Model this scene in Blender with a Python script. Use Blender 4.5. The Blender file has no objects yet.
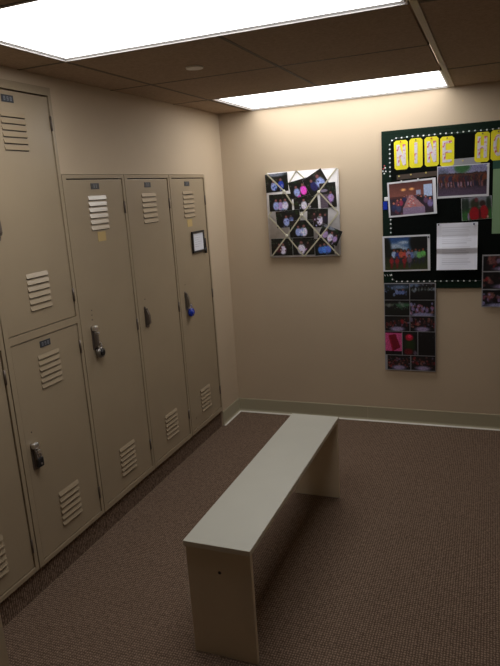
import bpy, bmesh, math, random
import numpy as np
from mathutils import Vector, Matrix

C = bpy.context.scene.collection
R = math.radians
H = 2.016                      # ceiling height
random.seed(4)

# ------------------------------------------------------------------ materials
def lin(c):
    return tuple(((x / 12.92) if x <= 0.04045 else ((x + 0.055) / 1.055) ** 2.4) for x in c)

def mat(name, col, rough=0.6, metal=0.0, noise=0.0, nscale=20.0, bump=0.0, bscale=200.0, coat=0.0, spec=0.5):
    m = bpy.data.materials.new(name)
    m.use_nodes = True
    nt = m.node_tree
    b = nt.nodes['Principled BSDF']
    b.inputs['Base Color'].default_value = (*col, 1)
    b.inputs['Roughness'].default_value = rough
    b.inputs['Metallic'].default_value = metal
    b.inputs['Coat Weight'].default_value = coat
    b.inputs['Specular IOR Level'].default_value = spec
    tc = nt.nodes.new('ShaderNodeTexCoord')
    if noise:
        n = nt.nodes.new('ShaderNodeTexNoise')
        n.inputs['Scale'].default_value = nscale
        n.inputs['Detail'].default_value = 4
        r = nt.nodes.new('ShaderNodeValToRGB')
        r.color_ramp.elements[0].color = (*[x * (1 - noise) for x in col], 1)
        r.color_ramp.elements[1].color = (*[min(1, x * (1 + noise)) for x in col], 1)
        r.color_ramp.elements[0].position = 0.3
        r.color_ramp.elements[1].position = 0.7
        nt.links.new(tc.outputs['Object'], n.inputs['Vector'])
        nt.links.new(n.outputs['Fac'], r.inputs['Fac'])
        nt.links.new(r.outputs['Color'], b.inputs['Base Color'])
    if bump:
        n2 = nt.nodes.new('ShaderNodeTexNoise')
        n2.inputs['Scale'].default_value = bscale
        bp = nt.nodes.new('ShaderNodeBump')
        bp.inputs['Strength'].default_value = bump
        bp.inputs['Distance'].default_value = 0.001
        nt.links.new(tc.outputs['Object'], n2.inputs['Vector'])
        nt.links.new(n2.outputs['Fac'], bp.inputs['Height'])
        nt.links.new(bp.outputs['Normal'], b.inputs['Normal'])
    return m

def carpet_mat():
    m = mat('carpet', (0.10, 0.066, 0.05), 0.95, spec=0.1)
    nt = m.node_tree
    b = nt.nodes['Principled BSDF']
    tc = nt.nodes.new('ShaderNodeTexCoord')
    geo = nt.nodes.new('ShaderNodeNewGeometry')
    w1 = nt.nodes.new('ShaderNodeTexWave'); w1.bands_direction = 'X'
    w2 = nt.nodes.new('ShaderNodeTexWave'); w2.bands_direction = 'Y'
    for w, s in ((w1, 33), (w2, 29)):
        w.inputs['Scale'].default_value = s
        w.inputs['Distortion'].default_value = 3.5
        w.inputs['Detail'].default_value = 2
        w.inputs['Detail Scale'].default_value = 3
        nt.links.new(geo.outputs['Position'], w.inputs['Vector'])
    mx = nt.nodes.new('ShaderNodeMath'); mx.operation = 'MULTIPLY'
    nt.links.new(w1.outputs['Fac'], mx.inputs[0]); nt.links.new(w2.outputs['Fac'], mx.inputs[1])
    nz = nt.nodes.new('ShaderNodeTexNoise'); nz.inputs['Scale'].default_value = 55; nz.inputs['Detail'].default_value = 3
    nt.links.new(geo.outputs['Position'], nz.inputs['Vector'])
    ad = nt.nodes.new('ShaderNodeMath'); ad.operation = 'MULTIPLY_ADD'
    ad.inputs[1].default_value = 0.5
    nt.links.new(nz.outputs['Fac'], ad.inputs[0]); nt.links.new(mx.outputs[0], ad.inputs[2])
    r = nt.nodes.new('ShaderNodeValToRGB')
    r.color_ramp.elements[0].position = 0.2; r.color_ramp.elements[1].position = 1.0
    r.color_ramp.elements[0].color = (*CARPET_DARK, 1)
    r.color_ramp.elements[1].color = (*CARPET_LIGHT, 1)
    nt.links.new(ad.outputs[0], r.inputs['Fac']); nt.links.new(r.outputs['Color'], b.inputs['Base Color'])
    bp = nt.nodes.new('ShaderNodeBump'); bp.inputs['Strength'].default_value = 0.7; bp.inputs['Distance'].default_value = 0.003
    nt.links.new(ad.outputs[0], bp.inputs['Height']); nt.links.new(bp.outputs['Normal'], b.inputs['Normal'])
    return m

CARPET_DARK = (0.088, 0.058, 0.040)
CARPET_LIGHT = (0.30, 0.21, 0.155)

def print_mat():
    m = mat('photo_print', (1, 1, 1), 0.38)
    nt = m.node_tree
    a = nt.nodes.new('ShaderNodeAttribute'); a.attribute_name = 'Col'
    nt.links.new(a.outputs['Color'], nt.nodes['Principled BSDF'].inputs['Base Color'])
    return m

def floral_mat():
    m = mat('floral_paper', (0.8, 0.8, 0.85), 0.5)
    nt = m.node_tree
    b = nt.nodes['Principled BSDF']
    tc = nt.nodes.new('ShaderNodeTexCoord')
    v = nt.nodes.new('ShaderNodeTexNoise'); v.inputs['Scale'].default_value = 46; v.inputs['Detail'].default_value = 1
    r = nt.nodes.new('ShaderNodeValToRGB')
    e = r.color_ramp.elements
    e[0].position = 0.0; e[0].color = (0.36, 0.30, 0.42, 1)
    e[1].position = 0.40; e[1].color = (0.66, 0.64, 0.72, 1)
    x = e.new(0.56); x.color = (0.68, 0.62, 0.68, 1)
    x = e.new(0.62); x.color = (0.62, 0.22, 0.30, 1)
    x = e.new(0.70); x.color = (0.55, 0.04, 0.09, 1)
    nt.links.new(tc.outputs['Object'], v.inputs['Vector'])
    nt.links.new(v.outputs['Fac'], r.inputs['Fac'])
    nt.links.new(r.outputs['Color'], b.inputs['Base Color'])
    return m

def emit_mat(name, col, s):
    m = bpy.data.materials.new(name); m.use_nodes = True
    nt = m.node_tree; nt.nodes.clear()
    e = nt.nodes.new('ShaderNodeEmission'); o = nt.nodes.new('ShaderNodeOutputMaterial')
    e.inputs['Color'].default_value = (*col, 1); e.inputs['Strength'].default_value = s
    nt.links.new(e.outputs[0], o.inputs[0])
    return m

M = dict(
    wall=mat('wall_paint', (0.525, 0.42, 0.30), 0.75, noise=0.03, nscale=3, bump=0.15, bscale=260),
    locker=mat('locker_enamel', (0.335, 0.265, 0.178), 0.33, noise=0.03, nscale=5, bump=0.06, bscale=60),
    gap=mat('locker_inside', (0.05, 0.04, 0.03), 0.8),
    louver=mat('louver_enamel', (0.335, 0.265, 0.178), 0.25),
    plate=mat('plate_black', (0.035, 0.04, 0.05), 0.35),
    digits=mat('plate_digits', (0.22, 0.235, 0.27), 0.4),
    chrome=mat('chrome', (0.85, 0.85, 0.88), 0.28, metal=1.0),
    darkmetal=mat('dark_metal', (0.17, 0.14, 0.12), 0.38, metal=0.7),
    steel=mat('worn_steel', (0.30, 0.28, 0.26), 0.35, metal=0.9),
    black=mat('black_plastic', (0.012, 0.012, 0.014), 0.35),
    blue=mat('blue_enamel', (0.01, 0.035, 0.40), 0.25, coat=0.5),
    tile=mat('ceiling_tile', (0.40, 0.30, 0.22), 0.95, noise=0.12, nscale=90, bump=0.5, bscale=180, spec=0.1),
    grid=mat('ceiling_grid_shade', (0.12, 0.09, 0.065), 0.7),  # dark tees: the shade along the tile joints is put into this colour
    runner=mat('ceiling_runner', (0.62, 0.54, 0.43), 0.55),
    lightframe=mat('fixture_white', (0.75, 0.74, 0.74), 0.4),
    lens=emit_mat('diffuser_glow', (1.0, 0.975, 0.945), 5.4),
    bench_top=mat('bench_laminate', (0.45, 0.445, 0.39), 0.42, noise=0.02, nscale=8),
    bench_side=mat('bench_laminate_fill_lit', (0.66, 0.56, 0.41), 0.5, noise=0.03, nscale=8),  # same laminate as the seat, with warm fill light put into the colour
    edge=mat('bench_edge_band', (0.64, 0.58, 0.46), 0.5),
    baseb=mat('baseboard_vinyl', (0.40, 0.365, 0.255), 0.45),
    caulk=mat('baseboard_caulk', (0.78, 0.76, 0.70), 0.4),
    felt_green=mat('board_green', (0.006, 0.017, 0.011), 0.9, noise=0.15, nscale=120, spec=0.15),
    felt_black=mat('board_felt', (0.004, 0.0055, 0.005), 0.95, noise=0.25, nscale=150, spec=0.06),
    bead=mat('pearl_white', (0.75, 0.77, 0.80), 0.3),
    cord=mat('cord_white', (0.10, 0.12, 0.12), 0.8),
    yellow=mat('yellow_card', (0.80, 0.72, 0.015), 0.5),
    paper=mat('white_paper', (0.66, 0.67, 0.73), 0.55),
    greenpaper=mat('green_paper', (0.22, 0.36, 0.20), 0.7),
    darkgreenpaper=mat('dark_green_paper', (0.015, 0.075, 0.05), 0.7),
    greypaper=mat('grey_paper', (0.30, 0.30, 0.33), 0.6),
    brownpaper=mat('brown_paper', (0.06, 0.04, 0.03), 0.6),
    red=mat('red_plastic', (0.45, 0.02, 0.03), 0.3),
    pinblue=mat('navy_plastic', (0.02, 0.025, 0.12), 0.3),
    pingold=mat('gold_plastic', (0.55, 0.45, 0.12), 0.35),
    tan=mat('tan_label', (0.50, 0.36, 0.15), 0.6),
    fabric=mat('memo_fabric', (0.62, 0.60, 0.61), 0.9, noise=0.10, nscale=30, bump=0.4, bscale=500),
    ribbon=mat('ribbon_cream', (0.50, 0.47, 0.35), 0.5),
    button=mat('button_cream', (0.72, 0.70, 0.60), 0.4),
    disc=mat('sprinkler_white', (0.85, 0.80, 0.74), 0.5),
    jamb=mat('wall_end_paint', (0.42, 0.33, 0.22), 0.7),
    floral=floral_mat(), prt=print_mat())
M['carpet'] = carpet_mat()

# ------------------------------------------------------------------ mesh helpers
def bx(bm, x0, x1, y0, y1, z0, z1, mi=0, bev=0.0):
    vs = [bm.verts.new(p) for p in ((x0,y0,z0),(x1,y0,z0),(x1,y1,z0),(x0,y1,z0),(x0,y0,z1),(x1,y0,z1),(x1,y1,z1),(x0,y1,z1))]
    fs = []
    for idx in ((3,2,1,0),(4,5,6,7),(0,1,5,4),(1,2,6,5),(2,3,7,6),(3,0,4,7)):
        f = bm.faces.new([vs[i] for i in idx]); f.material_index = mi; fs.append(f)
    if bev:
        es = list({e for f in fs for e in f.edges})
        r = bmesh.ops.bevel(bm, geom=es, offset=bev, segments=2, affect='EDGES', profile=0.5)
        for f in r['faces']: f.material_index = mi
    return vs

def box(*a, **k):
    bm = bmesh.new(); bx(bm, *a, **k); return bm

def prism(bm, pts, axis, d0, d1, mi=0):
    """closed polygon pts (2-D) extruded along axis: 'x' pts=(y,z), 'y' pts=(x,z), 'z' pts=(x,y)"""
    def P(p, d):
        return {'x': (d, p[0], p[1]), 'y': (p[0], d, p[1]), 'z': (p[0], p[1], d)}[axis]
    a = [bm.verts.new(P(p, d0)) for p in pts]; b = [bm.verts.new(P(p, d1)) for p in pts]
    n = len(pts)
    fs = [bm.faces.new(a), bm.faces.new(b[::-1])]
    for i in range(n):
        fs.append(bm.faces.new((a[i], b[i], b[(i+1) % n], a[(i+1) % n])))
    for f in fs: f.material_index = mi
    return a + b

def cyl(bm, c, axis, r0, r1, d0, d1, n=20, mi=0):
    pts0 = [(math.cos(2*math.pi*i/n), math.sin(2*math.pi*i/n)) for i in range(n)]
    def P(p, r, d):
        u, v = p[0]*r, p[1]*r
        return {'x': (d, c[0]+u, c[1]+v), 'y': (c[0]+u, d, c[1]+v), 'z': (c[0]+u, c[1]+v, d)}[axis]
    a = [bm.verts.new(P(p, r0, d0)) for p in pts0]; b = [bm.verts.new(P(p, r1, d1)) for p in pts0]
    fs = [bm.faces.new(a), bm.faces.new(b[::-1])]
    for i in range(n):
        f = bm.faces.new((a[i], b[i], b[(i+1) % n], a[(i+1) % n])); f.smooth = True; fs.append(f)
    for f in fs: f.material_index = mi

def tube(bm, path, r, n=8, mi=0):
    path = [Vector(p) for p in path]; rings = []
    for i, p in enumerate(path):
        t = (path[min(i+1, len(path)-1)] - path[max(i-1, 0)]).normalized()
        up = Vector((0, 0, 1)) if abs(t.z) < 0.9 else Vector((0, 1, 0))
        s = t.cross(up).normalized(); q = s.cross(t)
        rings.append([bm.verts.new(p + r*(math.cos(2*math.pi*k/n)*s + math.sin(2*math.pi*k/n)*q)) for k in range(n)])
    for a, b in zip(rings, rings[1:]):
        for k in range(n):
            f = bm.faces.new((a[k], a[(k+1) % n], b[(k+1) % n], b[k])); f.smooth = True; f.material_index = mi
    bm.faces.new(rings[0][::-1]).material_index = mi; bm.faces.new(rings[-1]).material_index = mi

def ball(bm, c, r, sx=1, sy=1, sz=1, mi=0, u=10, v=6):
    res = bmesh.ops.create_uvsphere(bm, u_segments=u, v_segments=v, radius=r)
    for vt in res['verts']:
        vt.co = Vector((vt.co.x*sx + c[0], vt.co.y*sy + c[1], vt.co.z*sz + c[2]))
        for f in vt.link_faces: f.smooth = True; f.material_index = mi

def obj(name, bm, mats, parent=None, loc=None):
    bmesh.ops.recalc_face_normals(bm, faces=bm.faces)
    me = bpy.data.meshes.new(name); bm.to_mesh(me); bm.free()
    for m in (mats if isinstance(mats, (list, tuple)) else [mats]): me.materials.append(m)
    o = bpy.data.objects.new(name, me); C.objects.link(o)
    if loc: o.location = loc
    if parent: o.parent = parent
    return o

def tag(o, label, cat, group=None):
    o['label'] = label; o['category'] = cat
    if group: o['group'] = group
    return o

def thing(name, label, cat, loc=(0, 0, 0), group=None, rot=(0, 0, 0)):
    o = bpy.data.objects.new(name, None); C.objects.link(o)
    o.empty_display_size = 0.05
    o.location = loc; o.rotation_euler = rot
    return tag(o, label, cat, group)

def struct(name, bm, m):
    o = obj(name, bm, m); o['kind'] = 'structure'; return o

def dup(root, loc):
    r = root.copy(); C.objects.link(r); r.location = loc
    for ch in list(root.children):
        c = ch.copy(); C.objects.link(c); c.parent = r
        for g in list(ch.children):
            d = g.copy(); C.objects.link(d); d.parent = c
    return r

# ------------------------------------------------------------------ room shell
XR, YF = 2.9, -5.2
Y3, Y2, Y1, Y0, YM, YL = -0.292, -0.750, -1.200, -1.669, -2.122, -2.575
ZT, ZB, ZTT = 1.638, 0.114, 1.970
YW = -2.645                                   # wall end beside the lockers

struct('floor', box(-0.6, XR+0.1, YF-0.1, 0.1, -0.1, 0), M['carpet'])
bm = bmesh.new()
bx(bm, -0.6, XR+0.1, 0, 0.1, -0.1, H+0.15)
struct('wall_back', bm, M['wall'])
bm = bmesh.new(); bx(bm, XR, XR+0.1, YF, 0, 0, H+0.15); struct('wall_right', bm, M['wall'])
bm = bmesh.new(); bx(bm, -0.6, XR+0.1, YF-0.1, YF, 0, H+0.15); struct('wall_front', bm, M['wall'])
bm = bmesh.new()
g = 0.002
bx(bm, -0.5, 0, Y3+g, 0, 0, H+0.15)                          # strip beside the last locker
bx(bm, -0.5, 0, Y0+g, Y3+g, ZT+g, H+0.15)                    # above the single lockers
bx(bm, -0.5, 0, YW, Y0+g, ZTT+g, H+0.15)                     # above the two-tier lockers
bx(bm, -0.6, -0.5, YF, 0, 0, H+0.15)                         # back of the niche
bx(bm, -0.5, 0, YF, YW-0.12, 0, H+0.15)
struct('wall_left', bm, M['wall'])
# wall end that juts out beyond the lockers, at the left edge of the view
bm = bmesh.new(); bx(bm, -0.5, 0.340, YW-0.12, YW, 0, H+0.1)
struct('wall_end', bm, M['jamb']).name = 'wall_near'

# carpeted plinth under the lockers
struct('trim_1', box(-0.45, -0.012, YW, Y3, 0, ZB-0.002), M['carpet'])

# cove baseboards
def cove(bm, axis, a0, a1, mi=0):
    prof = [(0, 0.003), (0, 0.098), (0.002, 0.098), (0.0035, 0.094), (0.0035, 0.020), (0.006, 0.010), (0.011, 0.003)]
    if axis == 'back':   # extrude along x, offset to -y
        prism(bm, [(-p[0], p[1]) for p in prof], 'x', a0, a1, mi)
    else:                # extrude along y, offset to +x
        prism(bm, [(p[0], p[1]) for p in prof], 'y', a0, a1, mi)
bm = bmesh.new(); cove(bm, 'back', 0.004, 0.9165); cove(bm, 'back', 0.918, XR)
struct('baseboard_back', bm, M['baseb'])
bm = bmesh.new(); cove(bm, 'left', Y3+0.004, -0.004)
struct('baseboard_left', bm, M['baseb'])
bm = bmesh.new(); prism(bm, [(-0.003, 0), (-0.003, 0.007), (-0.012, 0.006), (-0.016, 0.0)], 'x', 0.014, XR)
struct('trim_2', bm, M['caulk'])
bm = bmesh.new(); prism(bm, [(0.003, 0), (0.003, 0.007), (0.012, 0.006), (0.016, 0.0)], 'y', Y3+0.002, -0.003)
struct('trim_3', bm, M['caulk'])

# ceiling: lay-in tiles in a grid, openings for the two light fixtures
A, GW, G = 0.213, 1.2054, 0.6112
RY = [-0.012, -0.609, -1.220, -1.832, -2.443, -3.054, -3.665, -4.276, -4.888]
XM, XE = A + GW/2, A + GW
bm = bmesh.new()
t = 0.0035
def tile(x0, x1, y0, y1):
    bx(bm, x0+t, x1-t, y0+t, y1-t, H, H+0.015)
ys = [0.0] + RY[1:] + [YF]
for i in range(len(ys)-1):
    y1_, y0_ = ys[i], ys[i+1]
    tile(0, A, y0_, y1_)
    if i in (0, 3): pass
    else:
        tile(A, XM, y0_, y1_); tile(XM, XE-0.004, y0_, y1_)
for x0, x1 in ((XE+0.024, XE+0.634), (XE+0.634, XR)):
    tile(x0, x1, -0.609, 0); tile(x0, x1, -1.832, -0.609); tile(x0, x1, -3.054, -1.832)
    tile(x0, x1, -4.276, -3.054); tile(x0, x1, YF, -4.276)
bx(bm, -0.5, XR, YF, 0, H+0.12, H+0.15)
struct('ceiling', bm, M['tile'])
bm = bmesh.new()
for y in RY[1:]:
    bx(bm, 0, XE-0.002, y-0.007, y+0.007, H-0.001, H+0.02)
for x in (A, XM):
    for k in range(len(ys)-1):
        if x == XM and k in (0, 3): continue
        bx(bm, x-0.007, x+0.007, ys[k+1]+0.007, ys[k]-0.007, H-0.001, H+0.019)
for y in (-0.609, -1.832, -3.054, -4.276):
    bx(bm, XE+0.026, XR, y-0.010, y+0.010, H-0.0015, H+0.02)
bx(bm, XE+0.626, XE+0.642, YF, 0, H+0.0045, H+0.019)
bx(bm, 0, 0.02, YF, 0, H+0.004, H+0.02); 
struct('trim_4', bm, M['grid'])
struct('trim_5', box(XE+0.002, XE+0.024, YF, -0.001, H-0.003, H+0.012), M['runner'])

# ------------------------------------------------------------------ ceiling lights
def ceiling_light(y0, y1, x0, x1, label):
    cx, cy = (x0+x1)/2, (y0+y1)/2
    r = thing('ceiling_light', label, 'ceiling light', (cx, cy, H), 'recessed fluorescent ceiling lights')
    hx, hy = (x1-x0)/2, (y1-y0)/2
    bm = bmesh.new(); w = 0.008
    for a in ((-hx, hx, -hy, -hy+w), (-hx, hx, hy-w, hy), (-hx, -hx+w, -hy+w, hy-w), (hx-w, hx, -hy+w, hy-w)):
        bx(bm, *a, -0.002, 0.030)
    w2, zl = 0.018, 0.006                       # sloping inner sides up to the lens
    o_ = [(-hx+w, -hy+w), (hx-w, -hy+w), (hx-w, hy-w), (-hx+w, hy-w)]; i_ = [(-hx+w2, -hy+w2), (hx-w2, -hy+w2), (hx-w2, hy-w2), (-hx+w2, hy-w2)]
    vo = [bm.verts.new((a, b, 0.0)) for a, b in o_]; vi = [bm.verts.new((a, b, zl)) for a, b in i_]
    for k in range(4): bm.faces.new((vo[k], vo[(k+1) % 4], vi[(k+1) % 4], vi[k]))
    obj('frame', bm, M['lightframe'], r)
    bm = bmesh.new(); bx(bm, -hx+w2-0.002, hx-w2+0.002, -hy+w2-0.002, hy-w2+0.002, zl, zl+0.006)
    obj('diffuser', bm, M['lens'], r)
    return r
ceiling_light(-2.441, -1.834, A+0.002, XE-0.004, 'large glowing rectangular ceiling light nearest the camera, above the lockers and bench')
ceiling_light(-0.607, -0.004, A+0.020, XE+0.0, 'glowing rectangular ceiling light set tight against the back wall')

bm = bmesh.new()
cyl(bm, (0, 0), 'z', 0.034, 0.036, -0.006, -0.003, 28); cyl(bm, (0, 0), 'z', 0.036, 0.036, -0.003, 0.0, 28)
o = obj('sprinkler_cover', bm, M['disc'], loc=(0.536, -1.438, H))
tag(o, 'small round off-white cover plate on a ceiling tile between the two lights', 'sprinkler cover')

# ------------------------------------------------------------------ lockers
# built in local coordinates: y measured from the unit's left edge, z from the floor, x=0 is the wall plane
FX = 0.006      # face of the frame
DX = 0.002     # face of the door
def louver_bm(y0, y1, z0, z1, n=6):
    pr = 0.0082 if z0 < 0.6 else 0.0058
    bm = bmesh.new(); p = (z1-z0)/n
    for i in range(n):
        zb = z0 + i*p; zt = zb + p*0.66; e = 0.006
        # wedge, proud at its lower lip, with tapered ends
        v = [(DX, y0, zb), (DX, y1, zb), (DX+pr, y1-e*0.5, zb), (DX+pr, y0+e*0.5, zb),
             (DX+0.0002, y0, zt), (DX+0.0002, y1, zt)]
        q = [bm.verts.new(c) for c in v]
        for f in ((3,2,5,4), (0,3,4), (2,1,5)):
            bm.faces.new([q[k] for k in f])
        f = bm.faces.new([q[k] for k in (0,1,2,3)]); f.material_index = 1
        # dark slot below the lip
        s = [bm.verts.new(c) for c in ((DX+0.0003, y0+0.002, zb-0.0035), (DX+0.0003, y1-0.002, zb-0.0035), (DX+0.0003, y1-0.002, zb), (DX+0.0003, y0+0.002, zb))]
        f = bm.faces.new(s); f.material_index = 1
    return bm

def plate_bm(y, z, n):
    bm = bmesh.new(); w, h = (0.062, 0.026)
    bx(bm, DX, DX+0.002, y-w/2, y+w/2, z-h/2, z+h/2, bev=0.0007)
    for k in range(n):                         # unreadable worn numerals
        c = y + (k-(n-1)/2)*0.0165
        x0 = DX+0.002
        for (a, b, c0, c1) in ((-0.0045, 0.0045, 0.0045, 0.007), (-0.0045, 0.0045, -0.0012, 0.0012), (-0.0045, 0.0045, -0.007, -0.0045), (0.0022, 0.0045, -0.007, 0.007), (-0.0045, -0.0022, -0.007 + 0.007*(k % 2), 0.007)):
            bx(bm, x0, x0+0.0004, c+a, c+b, z+c0, z+c1, mi=1)
    return bm

def handle_bm(y, z, kind):
    """lift latch handle, centre (y, z), 0.105 tall"""
    bm = bmesh.new()
    prism(bm, [(y-0.016, z-0.052), (y+0.012, z-0.060), (y+0.016, z-0.050), (y+0.014, z+0.030), (y-0.010, z+0.054), (y-0.016, z+0.050)], 'x', DX, DX+0.004, 0)
    # hooked pull that stands proud
    a = prism(bm, [(DX+0.003, z-0.046), (DX+0.018, z-0.040), (DX+0.022, z-0.030), (DX+0.020, z+0.010), (DX+0.008, z+0.036), (DX+0.003, z+0.040)], 'y', y-0.009, y+0.008, 0)
    if kind == 'chrome':
        bx(bm, DX+0.004, DX+0.024, y-0.018, y+0.012, z+0.034, z+0.056, mi=1, bev=0.006)
        bx(bm, DX+0.018, DX+0.026, y-0.004, y+0.012, z+0.016, z+0.026, mi=1, bev=0.002)
    else:
        bx(bm, DX+0.004, DX+0.010, y-0.012, y+0.006, z+0.034, z+0.044, mi=0, bev=0.002)
    return bm

def door(parent, y0, y1, z0, z1, louvers, plate, handle, rivets):
    bm = bmesh.new()
    bx(bm, -0.014, DX, y0, y1, z0, z1, bev=0.0012)
    for (ry, rz) in rivets:
        cyl(bm, (ry, rz), 'x', 0.0035, 0.0028, DX, DX+0.0012, 10, 1)
    d = obj('door', bm, [M['locker'], M['darkmetal']], parent)
    for L in louvers:
        obj('louver_vent', louver_bm(*L), [M['louver'], M['gap']], d)
    if plate:
        obj('number_plate', plate_bm(*plate), [M['plate'], M['digits']], d)
    if handle:
        obj('handle', handle_bm(*handle), [M['steel'] if handle[2] == 'steel' else M['darkmetal'], M['chrome']], d)
    for hz in ((z0+0.09, z1-0.10) if z1-z0 < 1.0 else (z0+0.12, (z0+z1)/2+0.03, z1-0.13)):
        bm = bmesh.new(); cyl(bm, (DX+0.0035, y1+0.003), 'z', 0.0042, 0.0042, hz-0.028, hz+0.028, 8)
        obj('hinge', bm, M['darkmetal'], d)
    return d

def frame_bm(w, zb, zt, openings, ml, mr):
    """front frame and carcass of one locker unit; openings = [(z0,z1),...]"""
    bm = bmesh.new(); e = 0.0024
    X0 = -0.016
    bx(bm, X0, FX, e, ml, zb, zt, bev=0.0008)
    bx(bm, X0, FX, w-mr, w-e, zb, zt, bev=0.0008)
    zs = [zb] + [z for o in openings for z in o] + [zt]
    for a, b in zip(zs[0::2], zs[1::2]):
        bx(bm, X0, FX, ml, w-mr, a, b)
    bx(bm, -0.40, X0, e, 0.004, zb, zt, mi=1); bx(bm, -0.40, X0, w-0.004, w-e, zb, zt, mi=1)
    bx(bm, -0.40, -0.396, 0.004, w-0.004, zb, zt, mi=1)
    bx(bm, -0.396, X0, 0.004, w-0.004, zb, zb+0.003, mi=1); bx(bm, -0.396, X0, 0.004, w-0.004, zt-0.003, zt, mi=1)
    return bm

def single_locker(y0, w, label, l0, l1, plate_y, hy, hkind, rivets):
    r = thing('locker', label, 'locker', (0, y0, 0), 'full-height single lockers')
    ml, mr = 0.028, 0.018
    obj('body', frame_bm(w, ZB, ZT, [(0.138, ZT-0.016)], ml, mr), [M['locker'], M['gap']], r)
    door(r, ml+0.004, w-mr-0.004, 0.142, ZT-0.021,
         [(l0, l1, 1.398, 1.556), (l0+0.006, l1, 0.212, 0.362)], (plate_y, 1.588, 2),
         (hy, 0.928, hkind), rivets)
    return r

single_locker(Y0, Y1-Y0, 'single-door tan locker with a black-dialled padlock, next to the taller two-door lockers',
              0.165, 0.304, 0.229, 0.086, 'chrome', [(0.092, 1.031), (0.094, 1.052), (0.09, 1.01)])
single_locker(Y1, Y2-Y1, 'single-door tan locker without a padlock, the middle one of three', 0.148, 0.293, 0.219, 0.077, 'dark', [(0.080, 1.018)])
single_locker(Y2, Y3-Y2, 'single-door tan locker with a blue padlock and a framed note on its door', 0.150, 0.291, 0.215, 0.081, 'steel', [(0.084, 1.020), (0.078, 0.20)])

W = Y0-YM
r = thing('two_tier_locker', 'taller tan locker with two stacked doors, right beside the row of single lockers', 'locker', (0, YM, 0), 'tall two-door lockers')
ml, mr = 0.028, 0.020
obj('body', frame_bm(W, ZB, ZTT, [(0.132, 1.020), (1.050, 1.940)], ml, mr), [M['locker'], M['gap']], r)
door(r, ml+0.004, W-mr-0.004, 1.053, 1.935, [(0.155, 0.285, 1.726, 1.866), (0.165, 0.292, 1.125, 1.276)], (0.205, 1.906, 3), (0.050, 1.465, 'dark'), [(0.06, 1.55)])
door(r, ml+0.004, W-mr-0.004, 0.136, 1.016, [(0.165, 0.294, 0.812, 0.954), (0.168, 0.299, 0.208, 0.366)], (0.219, 0.986, 3), (0.068, 0.568, 'chrome'), [(0.072, 0.665)])
q = dup(r, (0, YL, 0))
tag(q, 'leftmost tan locker, cut off by the left edge of the view', 'locker', 'tall two-door lockers')

# padlocks hang from the handles
def padlock(name, y, z, mats, label, dial=True, r=0.025):
    t_ = thing(name, label, 'padlock', (DX+0.018, y, z), 'padlocks on the locker handles')
    bm = bmesh.new()
    if dial:
        cyl(bm, (0, 0), 'x', r*0.92, r, -0.010, -0.006, 26); cyl(bm, (0, 0), 'x', r, r, -0.006, 0.006, 26); cyl(bm, (0, 0), 'x', r, r*0.90, 0.006, 0.010, 26)
    else:
        bx(bm, -0.010, 0.008, -0.015, 0.015, -0.024, 0.014, bev=0.004)
    obj('body', bm, mats[0], t_)
    bm = bmesh.new()
    top = r*0.95 if dial else 0.012
    pts = [(0, -0.011, top-0.006)] + [(0, -0.011*math.cos(a), top+0.012+0.011*math.sin(a)) for a in [math.pi*k/8 for k in range(9)]] + [(0, 0.011, top-0.006)]
    tube(bm, pts, 0.0031)
    obj('shackle', bm, M['chrome'], t_)
    bm = bmesh.new()
    if dial:
        cyl(bm, (0, 0), 'x', r*0.62, r*0.50, 0.010, 0.016, 24); cyl(bm, (0, 0), 'x', 0.004, 0.004, 0.016, 0.0185, 12)
        obj('dial', bm, mats[1], t_)
    else:
        cyl(bm, (0.0, -0.010), 'x', 0.0045, 0.0045, 0.008, 0.0095, 14)
        obj('keyhole', bm, M['chrome'], t_)
    return t_
padlock('padlock', Y0+0.098, 0.858, (M['steel'], M['black']), 'silver padlock with a black dial on the first single locker')
padlock('padlock', Y2+0.099, 0.853, (M['blue'], M['blue']), 'bright blue combination padlock on the single locker nearest the back wall')
padlock('padlock', YM+0.074, 0.546, (M['black'], M['chrome']), 'small dark keyed padlock on the lower door of the two-door locker', dial=False)

# labels stuck on doors
for y, z, lab in ((Y0+0.238, 1.366, 'small tan square label under the bright louvers of the first single locker'),
                  (Y2+0.212, 1.364, 'small tan square label above the framed note on the last locker')):
    bm = bmesh.new(); bx(bm, 0, 0.0008, -0.031, 0.031, -0.021, 0.021)
    o = obj('paper_label', bm, M['tan'], loc=(DX+0.0001, y, z)); tag(o, lab, 'label', 'tan labels on lockers')

# framed note with pen
t_ = thing('framed_note', 'small black framed white note on the door of the last single locker', 'memo board', (FX+0.0005, Y2+0.2905, 1.249))
bm = bmesh.new(); w, h, b = 0.083, 0.063, 0.011
for a in ((-w, w, -h, -h+b), (-w, w, h-b, h), (-w, -w+b*1.3, -h+b, h-b), (w-b*1.3, w, -h+b, h-b)):
    bx(bm, 0, 0.008, a[0], a[1], a[2], a[3], bev=0.0012)
obj('frame', bm, M['black'], t_)
bm = bmesh.new(); bx(bm, 0.0005, 0.003, -w+b*1.3, w-b*1.3, -h+b, h-b)
for k in range(6):                                                  # faint ruled writing, not legible
    bx(bm, 0.003, 0.0032, -0.045+0.01*(k == 0), 0.040-0.018*(k % 3), 0.036-0.013*k, 0.0375-0.013*k, mi=1)
obj('sheet', bm, [M['paper'], M['greypaper']], t_)
bm = bmesh.new(); tube(bm, [(0.006, w+0.006, 0.012), (0.006, w+0.006, -0.045)], 0.005)
cyl(bm, (0.006, w+0.006), 'z', 0.0075, 0.0075, -0.080, -0.045, 12); 
bx(bm, 0.001, 0.008, w-0.004, w+0.008, -0.05, -0.03)
obj('pen', bm, M['black'], t_)

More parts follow.
